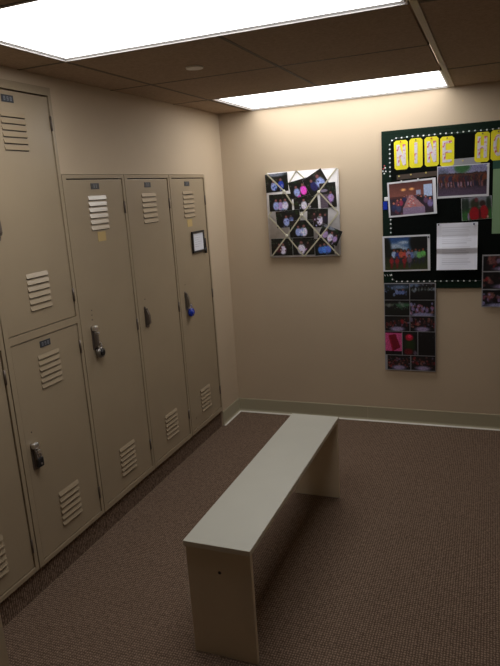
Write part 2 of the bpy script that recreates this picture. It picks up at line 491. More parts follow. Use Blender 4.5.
# ------------------------------------------------------------------ bench
BX0, BX1, BY0, BY1, BH = 0.7355, 0.9725, -2.234, -1.045, 0.4233
t_ = thing('bench', 'long low off-white laminate bench with slab ends on brown carpet', 'bench', (0.8535, -1.64, 0), rot=(0, 0, -0.0066))
hx, hy = (BX1-BX0)/2, (BY1-BY0)/2
obj('seat', box(-hx, hx, -hy, hy, BH-0.019, BH, bev=0.0015), [M['bench_top']], t_)
o = t_.children[-1]
o.data.materials.append(M['edge'])
for f in o.data.polygons:
    if abs(f.normal.z) < 0.5: f.material_index = 1
for s in (-1, 1):
    bm = bmesh.new()
    yc = s*(hy-0.016)
    bx(bm, -hx+0.004, hx-0.004, yc-0.009, yc+0.009, 0, BH-0.019, bev=0.001)
    if s < 0:
        cyl(bm, (0.003, 0.322), 'y', 0.004, 0.004, yc-0.0098, yc-0.0088, 12, 1)
        cyl(bm, (0.003, 0.322), 'y', 0.0062, 0.0062, yc-0.0093, yc-0.0088, 12, 2)
    o = obj('leg_panel', bm, [M['bench_side'], M['black'], M['darkmetal']], t_)

# ------------------------------------------------------------------ printed pictures
class Canvas:
    gain = 1.15
    def __init__(s, w, h, col):
        s.w, s.h = w, h
        s.a = np.zeros((h, w, 3)); s.a[:] = col
        yy, xx = np.mgrid[0:h, 0:w]; s.x = xx/(w-1); s.y = yy/(h-1)
        s.asp = w/h
    def mix(s, m, col): s.a = s.a*(1-m[..., None]) + np.array(col)*m[..., None]; return s
    def rect(s, x0, y0, x1, y1, col): return s.mix(((s.x >= x0) & (s.x <= x1) & (s.y >= y0) & (s.y <= y1)).astype(float), col)
    def ell(s, cx, cy, rx, ry, col, soft=0.35):
        d = np.sqrt(((s.x-cx)/rx)**2 + ((s.y-cy)/ry)**2)
        return s.mix(np.clip((1+soft/2-d)/soft, 0, 1), col)
    def poly(s, pts, col):
        m = np.ones_like(s.x, bool)
        n = len(pts)
        for i in range(n):
            (x0, y0), (x1, y1) = pts[i], pts[(i+1) % n]
            m &= ((x1-x0)*(s.y-y0) - (y1-y0)*(s.x-x0)) >= 0
        return s.mix(m.astype(float), col)
    def grad(s, y0, y1, c0, c1):
        t = np.clip((s.y-y0)/(y1-y0), 0, 1); m = ((s.y >= y0) & (s.y <= y1)).astype(float)
        col = np.array(c0)*(1-t[..., None]) + np.array(c1)*t[..., None]
        s.a = s.a*(1-m[..., None]) + col*m[..., None]; return s
    def mottle(s, n, cols, y0=0.0, y1=1.0, r0=0.02, r1=0.07, seed=0, a=0.75):
        rr = random.Random(seed)
        for _ in range(n):
            col = rr.choice(cols); r = r0+(r1-r0)*rr.random()**2
            cx, cy = rr.random(), y0+(y1-y0)*rr.random()
            d = np.sqrt(((s.x-cx)/r)**2 + ((s.y-cy)/(r*s.asp*(0.6+1.1*rr.random())))**2)
            s.mix(np.clip((1.2-d)/0.5, 0, 1)*a, col)
        return s
    def noise(s, amp, seed=0, k=1):
        g = np.random.RandomState(seed).randn(s.h//k+1, s.w//k+1, 1)
        g = np.repeat(np.repeat(g, k, 0), k, 1)[:s.h, :s.w]
        s.a = np.clip(s.a*(1+amp*g), 0, 1); return s
    def person(s, x, y, h, shirt, skin=(0.50, 0.33, 0.28), legs=None, hair=(0.10, 0.07, 0.06)):
        w = h/s.asp
        if legs is not None: s.ell(x, y+h*0.95, w*0.15, h*0.50, legs, 0.3)
        s.ell(x, y+h*0.48, w*0.26, h*0.34, shirt, 0.4)
        s.ell(x, y+h*0.02, w*0.14, h*0.15, hair, 0.4)
        s.ell(x, y+h*0.06, w*0.10, h*0.11, skin, 0.4)
        return s

PS = []   # every picture: grid mesh with the print's own colours per vertex
def picture_mesh(name, cv, w, h, yoff, cx=0, cz=0, bend=None):
    """upright in the xz plane, facing -y, centred on cx,cz"""
    me = bpy.data.meshes.new(name)
    W_, H_ = cv.w, cv.h
    X = (cv.x-0.5)*w + cx; Z = (0.5-cv.y)*h + cz
    Y = np.full_like(X, yoff)
    if bend is not None: Y = Y + bend(cv.x, cv.y)
    co = np.stack([X, Y, Z], -1).reshape(-1, 3)
    i = np.arange(H_-1)[:, None]*W_ + np.arange(W_-1)[None, :]
    faces = np.stack([i, i+W_, i+W_+1, i+1], -1).reshape(-1, 4)
    me.from_pydata(co.tolist(), [], faces.tolist())
    ca = me.color_attributes.new('Col', 'FLOAT_COLOR', 'POINT')
    c = np.clip(cv.a.reshape(-1, 3)*cv.gain, 0, 1)
    c = np.where(c <= 0.04045, c/12.92, ((c+0.055)/1.055)**2.4)
    ca.data.foreach_set('color', np.concatenate([c, np.ones((len(c), 1))], 1).astype(np.float32).ravel())
    me.materials.append(M['prt'])
    for p in me.polygons: p.use_smooth = True
    return me

def pic(name, cv, w, h, yoff, parent, cx=0, cz=0, bend=None):
    me = picture_mesh(name, cv, w, h, yoff, cx, cz, bend)
    o = bpy.data.objects.new(name, me); C.objects.link(o); o.parent = parent
    return o

def res(w, h, k=330): return max(8, int(w*k)), max(8, int(h*k))

# paintings of the photographs' contents
def P_dinner(w, h):
    c = Canvas(*res(w, h, 400), (0.26, 0.15, 0.15)); c.gain = 1.2
    c.grad(0, 0.42, (0.27, 0.15, 0.14), (0.42, 0.25, 0.22))
    for x in (0.33, 0.52): c.ell(x, 0.22, 0.05, 0.035, (0.90, 0.62, 0.36), 1.2)
    c.rect(0.62, 0.27, 0.72, 0.42, (0.50, 0.52, 0.62)); c.rect(0.79, 0.12, 0.985, 0.52, (0.56, 0.62, 0.74))
    for x in (0.84, 0.90, 0.95): c.rect(x, 0.12, x+0.008, 0.52, (0.38, 0.42, 0.54))
    c.rect(0, 0.48, 1, 1, (0.15, 0.11, 0.16))
    for x, y, s, sh in ((0.40, 0.38, 0.16, (0.40, 0.26, 0.30)), (0.34, 0.42, 0.20, (0.12, 0.14, 0.30)), (0.26, 0.50, 0.26, (0.50, 0.16, 0.26)), (0.18, 0.52, 0.30, (0.36, 0.20, 0.26)),
                        (0.09, 0.60, 0.34, (0.14, 0.16, 0.28)), (0.20, 0.66, 0.30, (0.20, 0.22, 0.34)), (0.60, 0.38, 0.16, (0.30, 0.20, 0.26)), (0.66, 0.42, 0.18, (0.08, 0.08, 0.12)),
                        (0.73, 0.46, 0.22, (0.07, 0.07, 0.11)), (0.83, 0.48, 0.26, (0.34, 0.24, 0.34)), (0.93, 0.54, 0.34, (0.40, 0.36, 0.54))):
        c.person(x, y, s, sh, (0.66, 0.40, 0.34))
    c.mottle(40, [(0.10, 0.08, 0.13), (0.26, 0.18, 0.26), (0.44, 0.20, 0.26), (0.20, 0.22, 0.36)], 0.60, 0.98, 0.01, 0.03, 5, 0.6)
    c.poly([(0.455, 0.40), (0.53, 0.40), (0.80, 0.80), (0.80, 1.0), (0.30, 1.0), (0.30, 0.80)], (0.56, 0.40, 0.42))
    c.rect(0.30, 0.79, 0.80, 1.0, (0.46, 0.40, 0.50))
    for i in range(20):
        t = i/19; c.ell(0.50+0.07*math.sin(i*2.3)*(0.3+t), 0.44+0.33*t, 0.010+0.014*t, 0.012, (0.68, 0.20, 0.14) if i % 2 else (0.76, 0.64, 0.62))
    return c.noise(0.07, 1)
def P_crowd(w, h):
    c = Canvas(*res(w, h), (0.30, 0.27, 0.36))
    c.grad(0, 0.30, (0.42, 0.42, 0.56), (0.46, 0.46, 0.56))
    for x, y in ((0.42, 0.06), (0.50, 0.12), (0.58, 0.05)): c.ell(x, y, 0.08, 0.14, (0.17, 0.32, 0.18), 0.9)
    c.ell(0.10, 0.2, 0.12, 0.12, (0.30, 0.32, 0.40), 0.8)
    c.rect(0, 0.30, 1, 0.60, (0.14, 0.08, 0.11))
    c.grad(0.58, 1.0, (0.20, 0.15, 0.20), (0.28, 0.23, 0.31))
    rr = random.Random(7)
    for i in range(46):
        x = 0.03+0.94*i/45; y = 0.26+0.05*rr.random()
        sh = rr.choice([(0.28, 0.08, 0.10), (0.36, 0.18, 0.10), (0.08, 0.08, 0.14), (0.20, 0.11, 0.10), (0.12, 0.12, 0.22), (0.32, 0.26, 0.14)])
        c.person(x, y, 0.30, sh, (0.34, 0.20, 0.16), legs=rr.choice([(0.13, 0.08, 0.10), (0.10, 0.10, 0.18), (0.40, 0.26, 0.26)]))
    for i in range(7): c.ell(0.08+0.1*i+0.04*(i % 2), 0.62, 0.012, 0.08, (0.50, 0.42, 0.50))
    c.mottle(110, [(0.40, 0.24, 0.16), (0.10, 0.06, 0.09), (0.30, 0.12, 0.12), (0.10, 0.10, 0.18), (0.36, 0.20, 0.20)], 0.26, 0.62, 0.006, 0.014, 5)
    return c.noise(0.12, 2)
def P_red(w, h):
    c = Canvas(*res(w, h), (0.13, 0.26, 0.15))
    c.grad(0, 0.45, (0.42, 0.43, 0.48), (0.33, 0.36, 0.36)); c.rect(0, 0.48, 1, 1, (0.16, 0.33, 0.16))
    for x in (0.06, 0.18, 0.9): c.ell(x, 0.30, 0.08, 0.30, (0.10, 0.15, 0.12), 0.8)
    c.ell(0.44, 0.30, 0.15, 0.24, (0.14, 0.15, 0.10), 0.5); c.ell(0.70, 0.30, 0.10, 0.14, (0.16, 0.10, 0.09), 0.5)
    c.ell(0.5, 0.12, 0.06, 0.1, (0.34, 0.16, 0.18), 0.6)
    c.ell(0.42, 0.75, 0.17, 0.33, (0.50, 0.04, 0.09), 0.25); c.ell(0.74, 0.70, 0.14, 0.31, (0.50, 0.07, 0.10), 0.25)
    c.ell(0.60, 0.78, 0.04, 0.28, (0.28, 0.03, 0.07), 0.5); c.ell(0.22, 0.85, 0.03, 0.18, (0.50, 0.42, 0.55)); c.ell(0.86, 0.92, 0.03, 0.06, (0.7, 0.5, 0.5))
    return c.noise(0.08, 3)
def P_group(w, h):
    c = Canvas(*res(w, h), (0.05, 0.08, 0.05))
    c.grad(0, 0.42, (0.10, 0.22, 0.42), (0.36, 0.46, 0.58))
    for x, y, rx, ry in ((0.22, 0.26, 0.2, 0.07), (0.45, 0.16, 0.12, 0.05), (0.38, 0.34, 0.14, 0.05)): c.ell(x, y, rx, ry, (0.52, 0.58, 0.66), 1.0)
    c.ell(0.02, 0.28, 0.13, 0.30, (0.03, 0.05, 0.04), 0.5); c.ell(0.32, 0.40, 0.10, 0.07, (0.05, 0.08, 0.07), 0.6); c.ell(0.12, 0.42, 0.2, 0.07, (0.05, 0.08, 0.07), 0.6)
    c.ell(0.82, 0.18, 0.24, 0.34, (0.03, 0.04, 0.04), 0.4)
    c.rect(0, 0.44, 1, 0.62, (0.05, 0.07, 0.06)); c.grad(0.60, 1, (0.10, 0.13, 0.08), (0.20, 0.22, 0.12))
    top = [(0.55, 0.62, 0.75), (0.14, 0.20, 0.45), (0.62, 0.30, 0.22), (0.66, 0.26, 0.24), (0.50, 0.44, 0.55), (0.34, 0.40, 0.60), (0.34, 0.42, 0.45), (0.36, 0.58, 0.34), (0.34, 0.60, 0.30)]
    for i, s in enumerate(top): c.person(0.22+0.085*i, 0.38+0.03*(i % 2), 0.30, s, (0.45, 0.25, 0.20), legs=(0.14, 0.15, 0.18))
    for x in (0.16, 0.29, 0.46): c.person(x, 0.60, 0.25, (0.48, 0.13, 0.15), (0.40, 0.20, 0.16), legs=(0.35, 0.10, 0.10))
    c.person(0.58, 0.56, 0.28, (0.34, 0.28, 0.34), legs=(0.2, 0.2, 0.24))
    c.mottle(70, [(0.06, 0.07, 0.07), (0.40, 0.22, 0.18), (0.20, 0.24, 0.28), (0.10, 0.12, 0.10)], 0.42, 0.85, 0.006, 0.014, 6)
    return c.noise(0.10, 5)
def P_small(w, h, seed, kind):
    rr = random.Random(seed)
    c = Canvas(*res(w, h, 400), (0.06, 0.06, 0.07)); c.gain = 1.25
    SK = [(0.46, 0.30, 0.28), (0.34, 0.20, 0.20), (0.05, 0.04, 0.05), (0.08, 0.06, 0.07)]
    if kind == 'outdoor':
        c.grad(0, 0.4, (0.10, 0.14, 0.20), (0.07, 0.10, 0.09)); c.ell(0.6, 0.22, 0.3, 0.12, (0.30, 0.36, 0.46), 1.0)
        for k in range(3): c.person(0.5+0.12*k, 0.35, 0.4, (0.30, 0.36, 0.54))
        c.mottle(26, [(0.40, 0.46, 0.60), (0.05, 0.06, 0.07), (0.24, 0.28, 0.40)], 0.15, 0.7, 0.02, 0.06, seed)
    elif kind == 'trees':
        c.ell(0.15, 0.10, 0.25, 0.12, (0.32, 0.38, 0.48), 0.8)
        for k in range(7): c.person(0.10+0.13*k, 0.22+0.06*rr.random(), 0.26, (0.28, 0.30, 0.30), (0.42, 0.42, 0.36))
        c.mottle(30, [(0.42, 0.46, 0.52), (0.04, 0.05, 0.05), (0.20, 0.22, 0.24)], 0.05, 0.5, 0.02, 0.06, seed)
    elif kind == 'lawn':
        c.ell(0.2, 0.30, 0.25, 0.10, (0.26, 0.27, 0.25), 0.9); c.ell(0.75, 0.32, 0.35, 0.14, (0.20, 0.32, 0.24), 0.9)
        c.rect(0, 0.5, 1, 1, (0.06, 0.07, 0.07)); c.ell(0.4, 0.38, 0.05, 0.14, (0.05, 0.06, 0.08))
        c.mottle(24, [(0.34, 0.36, 0.36), (0.16, 0.26, 0.20), (0.05, 0.06, 0.06)], 0.15, 0.6, 0.02, 0.08, seed)
    elif kind == 'table':
        for k in range(5): c.person(0.12+0.19*k, 0.32+0.12*rr.random(), 0.42, (0.40, 0.34, 0.48), (0.45, 0.26, 0.26))
        c.mottle(50, SK+[(0.50, 0.48, 0.66), (0.40, 0.40, 0.52), (0.46, 0.26, 0.34)], 0.2, 0.85, 0.02, 0.07, seed)
        c.ell(0.5, 0.94, 0.45, 0.14, (0.42, 0.42, 0.54), 0.5)
    elif kind == 'feast':
        for k in range(6): c.person(0.08+0.16*k, 0.28+0.15*rr.random(), 0.32, rr.choice([(0.26, 0.08, 0.09), (0.20, 0.10, 0.10), (0.14, 0.10, 0.12)]), (0.36, 0.18, 0.17))
        c.mottle(55, SK+[(0.42, 0.10, 0.12), (0.44, 0.24, 0.20), (0.36, 0.32, 0.42), (0.10, 0.06, 0.08)], 0.1, 0.8, 0.02, 0.07, seed)
        c.ell(0.5, 0.86, 0.28, 0.16, (0.46, 0.42, 0.54), 0.7)
    elif kind == 'book':
        c.a[:] = (0.62, 0.24, 0.42)
        c.poly([(0.18, 0.16), (0.62, 0.10), (0.92, 0.68), (0.42, 0.86)], (0.36, 0.03, 0.11))
        c.poly([(0.18, 0.16), (0.25, 0.15), (0.50, 0.84), (0.42, 0.86)], (0.50, 0.05, 0.17))
        c.rect(0, 0.84, 1, 1, (0.04, 0.03, 0.05)); c.rect(0, 0, 1, 0.06, (0.05, 0.04, 0.05))
    elif kind == 'flower':
        c.ell(0.5, 0.55, 0.35, 0.30, (0.09, 0.15, 0.07), 0.7)
        c.ell(0.45, 0.24, 0.26, 0.14, (0.55, 0.10, 0.17), 0.5); c.ell(0.4, 0.86, 0.28, 0.14, (0.30, 0.07, 0.10), 0.6)
        c.ell(0.48, 0.2, 0.12, 0.07, (0.70, 0.16, 0.30), 0.5); c.ell(0.85, 0.9, 0.12, 0.1, (0.30, 0.26, 0.32), 0.6)
    elif kind == 'dark':
        for k in range(6): c.ell(rr.random(), rr.random(), 0.05, 0.04, (0.12, 0.12, 0.13), 0.9)
    return c.noise(0.14, seed)

FL = 0.012     # depth of the bulletin board
# ------------------------------------------------------------------ bulletin board
BL, BR, BB, BT = 1.036, 2.25, 0.882, 1.812
t_ = thing('bulletin_board', 'large dark green bulletin board covered with photos, fixed to the back wall', 'bulletin board', (BL, 0, BB))
bm = bmesh.new(); w, h = BR-BL, BT-BB
fr = 0.020
bx(bm, 0, w, -FL, 0, 0, fr, bev=0.001); bx(bm, 0, w, -FL, 0, h-fr, h, bev=0.001)
bx(bm, 0, fr, -FL, 0, fr, h-fr); bx(bm, w-fr, w, -FL, 0, fr, h-fr)
bx(bm, fr, w-fr, -FL+0.001, 0, fr, h-fr)
obj('frame', bm, M['felt_green'], t_)
bm = bmesh.new(); bx(bm, 1.090-BL, w-0.05, -FL-0.0005, -FL+0.001, 0.930-BB, 1.757-BB)
obj('felt_panel', bm, M['felt_black'], t_)

g_ = thing('bead_garland', 'string of small white beads outlining the green bulletin board', 'garland', (1.084, -FL-0.004, 0.925))
pts = []
z = 1.733
while z > 1.545: pts.append((1.084, z)); z -= 0.0255
z = 1.300
while z > 1.215: pts.append((1.084, z)); z -= 0.0255
pts += [(1.084, 0.965), (1.090, 0.938)]
pts += [(1.098, 1.756)]
x = 1.122
while x < 1.80: pts.append((x, 1.768 - 0.001*math.sin((x-1.1)*40))); x += 0.0308
x = 1.115
while x < 1.60: pts.append((x, 0.9255)); x += 0.0325
bm = bmesh.new()
for path in ([(1.084, 1.56), (1.084, 1.733), (1.098, 1.756), (1.122, 1.767), (1.78, 1.767)], [(1.084, 1.30), (1.084, 1.22)], [(1.084, 0.98), (1.090, 0.938), (1.115, 0.9255), (1.60, 0.9255)]):
    tube(bm, [(a-1.084, 0.002, b-0.925) for a, b in path], 0.0009, 6)
obj('cord', bm, M['cord'], g_)
bm = bmesh.new(); ball(bm, (0, 0, 0), 0.0045, 1.15, 0.7, 0.95)
b0 = obj('bead', bm, M['bead'], g_); b0.location = (pts[0][0]-1.084, 0, pts[0][1]-0.925)
for p in pts[1:]:
    b = b0.copy(); C.objects.link(b); b.parent = g_; b.location = (p[0]-1.084, 0, p[1]-0.925)

# yellow letter cards
def strokes(ch, w, h, s):
    """polygons of a block capital in a w x h box, origin lower left"""
    if ch == 'I': return [[(w/2-s/2, 0), (w/2+s/2, 0), (w/2+s/2, h), (w/2-s/2, h)]]
    if ch == 'N': return [[(0, 0), (s, 0), (s, h), (0, h)], [(w-s, 0), (w, 0), (w, h), (w-s, h)], [(s*0.0, h), (s*1.05, h), (w, 0), (w-s*1.05, 0)][::-1]]
    if ch == 'E': return [[(0, 0), (s, 0), (s, h), (0, h)]] + [[(s, y), (w, y), (w, y+s*0.85), (s, y+s*0.85)] for y in (0, h/2-s*0.42, h-s*0.85)]
    if ch == 'H': return [[(0, 0), (s, 0), (s, h), (0, h)], [(w-s, 0), (w, 0), (w, h), (w-s, h)], [(s, h/2-s*0.45), (w-s, h/2-s*0.45), (w-s, h/2+s*0.45), (s, h/2+s*0.45)]]
    if ch == 'O':
        n = 20; out = []
        for i in range(n):
            a, b = 2*math.pi*i/n, 2*math.pi*(i+1)/n
            f = lambda t, k: (w/2+(w/2-k)*math.cos(t), h/2+(h/2-k)*math.sin(t))
            out.append([f(a, 0), f(b, 0), f(b, s), f(a, s)])
        return out
def letter_card(ch, x0, x1, z0, z1, label, tilt=0, name='letter_card'):
    cx, cz = (x0+x1)/2, (z0+z1)/2; w, h = x1-x0-0.003, z1-z0
    t_ = thing(name, label, 'letter card', (cx, -FL-0.0012, cz), 'yellow letter cards on the bulletin board', rot=(0, R(tilt), 0))
    c = 0.011; a, b = w/2, h/2
    bm = bmesh.new(); prism(bm, [(-a+c, -b), (a-c, -b), (a, -b+c), (a, b-c), (a-c, b), (-a+c, b), (-a, b-c), (-a, -b+c)], 'y', -0.001, 0.0)
    obj('card', bm, M['yellow'], t_)
    lw, lh, s = (w*0.66, h*0.72, 0.0165)
    bm = bmesh.new()
    for i, p in enumerate(strokes(ch, lw, lh, s)):
        prism(bm, [(q[0]-lw/2, q[1]-lh/2) for q in p], 'y', -0.0022-0.0001*(i % 3), -0.001)
    obj('letter', bm, M['floral'], t_)
    bm = bmesh.new(); cyl(bm, (0, b-0.009), 'y', 0.0042, 0.003, -0.007, -0.001, 10)
    obj('pin', bm, M['red'] if ch in 'N' else M['darkmetal'], t_)
letter_card('N', 1.108, 1.190, 1.588, 1.753, 'yellow card with a floral letter N, first at the far left of the bulletin board', -1)
letter_card('I', 1.194, 1.272, 1.593, 1.757, 'yellow card with a floral letter I')
letter_card('N', 1.280, 1.361, 1.594, 1.757, 'yellow card with a floral letter N between the I and the E', -1)
letter_card('E', 1.366, 1.445, 1.587, 1.751, 'yellow card with a floral letter E, last of its word')
letter_card('H', 1.552, 1.632, 1.597, 1.758, 'yellow card with a floral letter H, left of the O', 1)
letter_card('O', 1.635, 1.715, 1.600, 1.762, 'yellow card with a round floral letter at the right edge of the view')

def pushpin(x, z, m, label, y):
    bm = bmesh.new()
    cyl(bm, (0, 0), 'y', 0.0052, 0.0030, -0.007, -0.001, 10); cyl(bm, (0, 0), 'y', 0.0034, 0.0052, -0.009, -0.007, 10); cyl(bm, (0, 0), 'y', 0.0008, 0.0008, -0.001, 0.001, 6)
    o = obj('pushpin', bm, m, loc=(x, y, z)); tag(o, label, 'pushpin', 'pushpins on the bulletin board')

PY = -FL-0.0005
def photo(name, label, x0, x1, z0, z1, cv_f, border=(0.006, 0.006, 0.006, 0.006), tilt=0, y=PY, layer=0, curl=0.0, cat='photo', group='photos pinned to the bulletin board', paper=None):
    cx, cz = (x0+x1)/2, (z0+z1)/2; w, h = x1-x0, z1-z0
    t_ = thing(name, label, cat, (cx, y-0.0012*(layer+1), cz), group, rot=(0, R(tilt), 0))
    bl, br, bb, bt = border
    bend = (lambda u, v: -curl*np.clip((u-0.6)/0.4, 0, 1)**2) if curl else None
    n = 16
    bm = bmesh.new(); fr_, bk_ = [], []
    for i in range(n+1):
        u = i/n; d = float(bend(np.array(u), 0)) if bend else 0
        for lst, o_ in ((fr_, 0.0), (bk_, 0.0006)):
            lst.append([bm.verts.new(((u-0.5)*w, d+o_, s*h/2)) for s in (-1, 1)])
    for i in range(n):
        bm.faces.new((fr_[i][0], fr_[i+1][0], fr_[i+1][1], fr_[i][1])); bm.faces.new((bk_[i][1], bk_[i+1][1], bk_[i+1][0], bk_[i][0]))
        for s in (0, 1): bm.faces.new((fr_[i][s], fr_[i+1][s], bk_[i+1][s], bk_[i][s]))
    for i in (0, n): bm.faces.new((fr_[i][0], fr_[i][1], bk_[i][1], bk_[i][0]))
    obj('paper', bm, paper or M['paper'], t_)
    pw, ph = w-bl-br, h-bb-bt
    pb = None
    if bend:
        pb = lambda u, v: bend((bl+u*pw)/w, v)
    pic('picture', cv_f(pw, ph), pw, ph, -0.0004, t_, (bl-br)/2, (bb-bt)/2, pb)
    return t_

# strips of other papers peeking out behind
bm = bmesh.new(); bx(bm, -0.118, 0.118, -0.0005, 0, -0.016, 0.012)
o = obj('paper_strip', bm, M['brownpaper'], loc=(1.240, PY-0.0003, 1.551), parent=None); o.rotation_euler = (0, R(-2.2), 0)
tag(o, 'narrow brown paper strip behind the top edge of the dinner table photo', 'paper')
bm = bmesh.new(); bx(bm, -0.104, 0.104, -0.0005, 0, -0.030, 0.030)
o = obj('paper_strip', bm, M['greypaper'], loc=(1.482, PY-0.0003, 1.595)); o.rotation_euler = (0, R(-1), 0)
tag(o, 'narrow grey paper strip behind the top of the crowd photo', 'paper')

photo('photograph', 'photo of people seated along a long dinner table, with a curling white border', 1.070, 1.348, 1.319, 1.524, P_dinner,
      (0.010, 0.018, 0.010, 0.010), tilt=-2.5, layer=2, curl=0.010)
photo('photograph', 'photo of a large crowd standing in rows on wet ground', 1.352, 1.632, 1.409, 1.589, P_crowd, (0.004, 0.012, 0.012, 0.004), layer=1)
photo('photograph', 'photo of two people in red shirts on green grass', 1.487, 1.650, 1.279, 1.406, P_red, (0.001, 0.001, 0.001, 0.001), tilt=-3, layer=0)
photo('photograph', 'photo of a group in colourful shirts under a blue sky', 1.033, 1.313, 0.989, 1.204, P_group, (0.013, 0.015, 0.008, 0.010), tilt=-0.6, layer=2)

for x, z, m, lab in ((1.137, 1.5505, 'pingold', 'gold pushpin at the left end of the brown paper strip'), (1.205, 1.555, 'pingold', 'gold pushpin in the middle of the brown paper strip'),
                     (1.290, 1.560, 'pingold', 'gold pushpin at the right end of the brown paper strip'), (1.150, 1.522, 'bead', 'white pushpin in the top border of the dinner table photo, left of two'),
                     (1.245, 1.527, 'bead', 'white pushpin in the top border of the dinner table photo, right of two'),
                     (1.491, 1.612, 'pingold', 'yellow pushpin in the grey paper strip'),
                     (1.304, 1.190, 'black', 'black pushpin in the corner of the blue sky group photo'),
                     (1.361, 1.259, 'black', 'black pushpin in the left top corner of the white letter'), (1.556, 1.256, 'pinblue', 'navy pushpin in the right top corner of the white letter'),
                     (1.622, 1.575, 'bead', 'white pushpin at the right top corner of the crowd photo')):
    pushpin(x, z, M[m], lab, PY-0.0035)

# small things at the left margin of the board
bm = bmesh.new(); bx(bm, -0.013, 0.013, -0.004, 0, -0.024, 0.024, bev=0.0015)
o = obj('sticker', bm, M['blue'], loc=(1.053, PY+0.0003, 1.385)); tag(o, 'small blue tab on the left edge of the board beside the dinner photo', 'tab')
bm = bmesh.new(); bx(bm, -0.012, 0.012, -0.004, 0, -0.011, 0.011, bev=0.002)
o = obj('clip', bm, M['bead'], loc=(1.060, PY+0.0003, 1.424)); tag(o, 'small white clip above the blue tab on the board edge', 'clip')
bm = bmesh.new()
for dx, dz, mi in ((-0.006, 0.010, 1), (0.004, 0.014, 0), (-0.010, -0.004, 0), (0.007, -0.006, 0), (-0.002, -0.018, 0), (0.000, 0.026, 1)):
    ball(bm, (dx, -0.001, dz), 0.0048, 1, 0.5, 1, mi=mi)
o = obj('flower_sticker', bm, [M['bead'], M['red']], loc=(1.052, PY+0.0005, 1.590)); tag(o, 'tiny white and red flower ornament on the left margin of the board', 'ornament')
bm = bmesh.new()
for k in range(3):
    tube(bm, [(-0.018+0.016*k, -0.001, 0.008), (-0.013+0.016*k, -0.001, -0.002)], 0.0016, 6)
o = obj('bead_cluster', bm, M['bead'], loc=(1.060, PY+0.0003, 0.960)); tag(o, 'tiny white marks on the board below the group photo', 'ornament')

# folded white letter: thirds tilt differently so each catches the light its own way
t_ = thing('letter', 'white typed letter with two fold creases pinned on the bulletin board', 'letter', (1.464, PY-0.0008, 1.130))
c = Canvas(72, 84, (0.80, 0.81, 0.86))
rr = random.Random(3)
for k in range(20):
    if k in (3, 9, 15): continue
    y_ = 0.10+0.041*k; e_ = 0.86-0.14*rr.random()
    c.mix(((c.x > 0.13) & (c.x < e_) & (np.abs(c.y-y_) < 0.008)).astype(float)*0.35, (0.55, 0.56, 0.62))
def fold(u, v):
    f = np.interp(v, [0, 0.29, 0.54, 0.66, 1.0], [-0.004, -0.003, -0.016, -0.007, -0.022])
    return f + 0.0012*np.sin(u*7+v*3)
pic('sheet', c, 0.226, 0.272, 0, t_, 0, 0, fold)

# green sheet at the right edge of the view
t_ = thing('green_notice', 'pale green sheet with a dark green header at the right edge of the view', 'notice', (1.790, PY, 1.394))
bm = bmesh.new(); bx(bm, -0.138, 0.138, -0.0012, -0.0004, -0.198, 0.160); obj('sheet', bm, M['greenpaper'], t_)
bm = bmesh.new(); bx(bm, -0.140, 0.140, -0.0014, -0.0004, 0.160, 0.215); obj('header', bm, M['darkgreenpaper'], t_)

# sheets of small photos
def photo_sheet(label, x0, x1, z0, z1, rows, y):
    cx, cz = (x0+x1)/2, (z0+z1)/2
    t_ = thing('photo_sheet', label, 'photo sheet', (cx, y, cz), 'sheets of small photos')
    bm = bmesh.new()
    bx(bm, x0-cx, x1-cx, -0.0004, 0.0004, z0-cz, z1-cz)
    obj('paper', bm, M['greypaper'], t_)
    for (a, b, c0, d0, seed, kind) in rows:
        w, h = b-a, d0-c0
        pic('picture', P_small(w, h, seed, kind), w, h, -0.0009, t_, (a+b)/2-cx, (c0+d0)/2-cz)
G2 = 0.0035
zz = [0.912, 0.810, 0.710, 0.612, 0.458, 0.362]
xm, xa, xb = 1.193, 1.041, 1.340
rows = []
for i, ks in enumerate((('outdoor', 'trees'), ('lawn', 'table'), ('feast', 'feast'))):
    rows.append((xa, xm-G2/2, zz[i+1]+G2/2, zz[i]-G2/2, 11+2*i, ks[0])); rows.append((xm+G2/2, xb, zz[i+1]+G2/2, zz[i]-G2/2, 12+2*i, ks[1]))
x1_, x2_ = 1.145, 1.240
rows += [(xa, x1_-G2/2, zz[4]+G2/2, zz[3]-G2/2, 20, 'book'), (x1_+G2/2, x2_-G2/2, zz[4]+G2/2, zz[3]-G2/2, 21, 'flower'), (x2_+G2/2, xb+0.003, zz[4]+G2/2, zz[3]-G2/2, 22, 'dark')]
rows += [(xa+0.012, xm+0.002, zz[5]+G2/2, zz[4]-G2/2, 23, 'feast'), (xm+0.006, xb+0.004, zz[5]+G2/2, zz[4]-G2/2, 24, 'feast')]
photo_sheet('tall sheet of nine small photos hanging below the board at its left', 1.037, 1.346, 0.358, 0.916, rows, -FL-0.0030)
z3 = [1.073, 0.979, 0.874, 0.771]
rows = [(1.610, 1.900, z3[i+1]+0.003, z3[i]-0.004, 31+i, k) for i, k in enumerate(('feast', 'feast', 'table'))]
photo_sheet('sheet of stacked small photos at the right edge of the view, overlapping the board bottom', 1.604, 1.906, 0.768, 1.077, rows, -FL-0.0030)

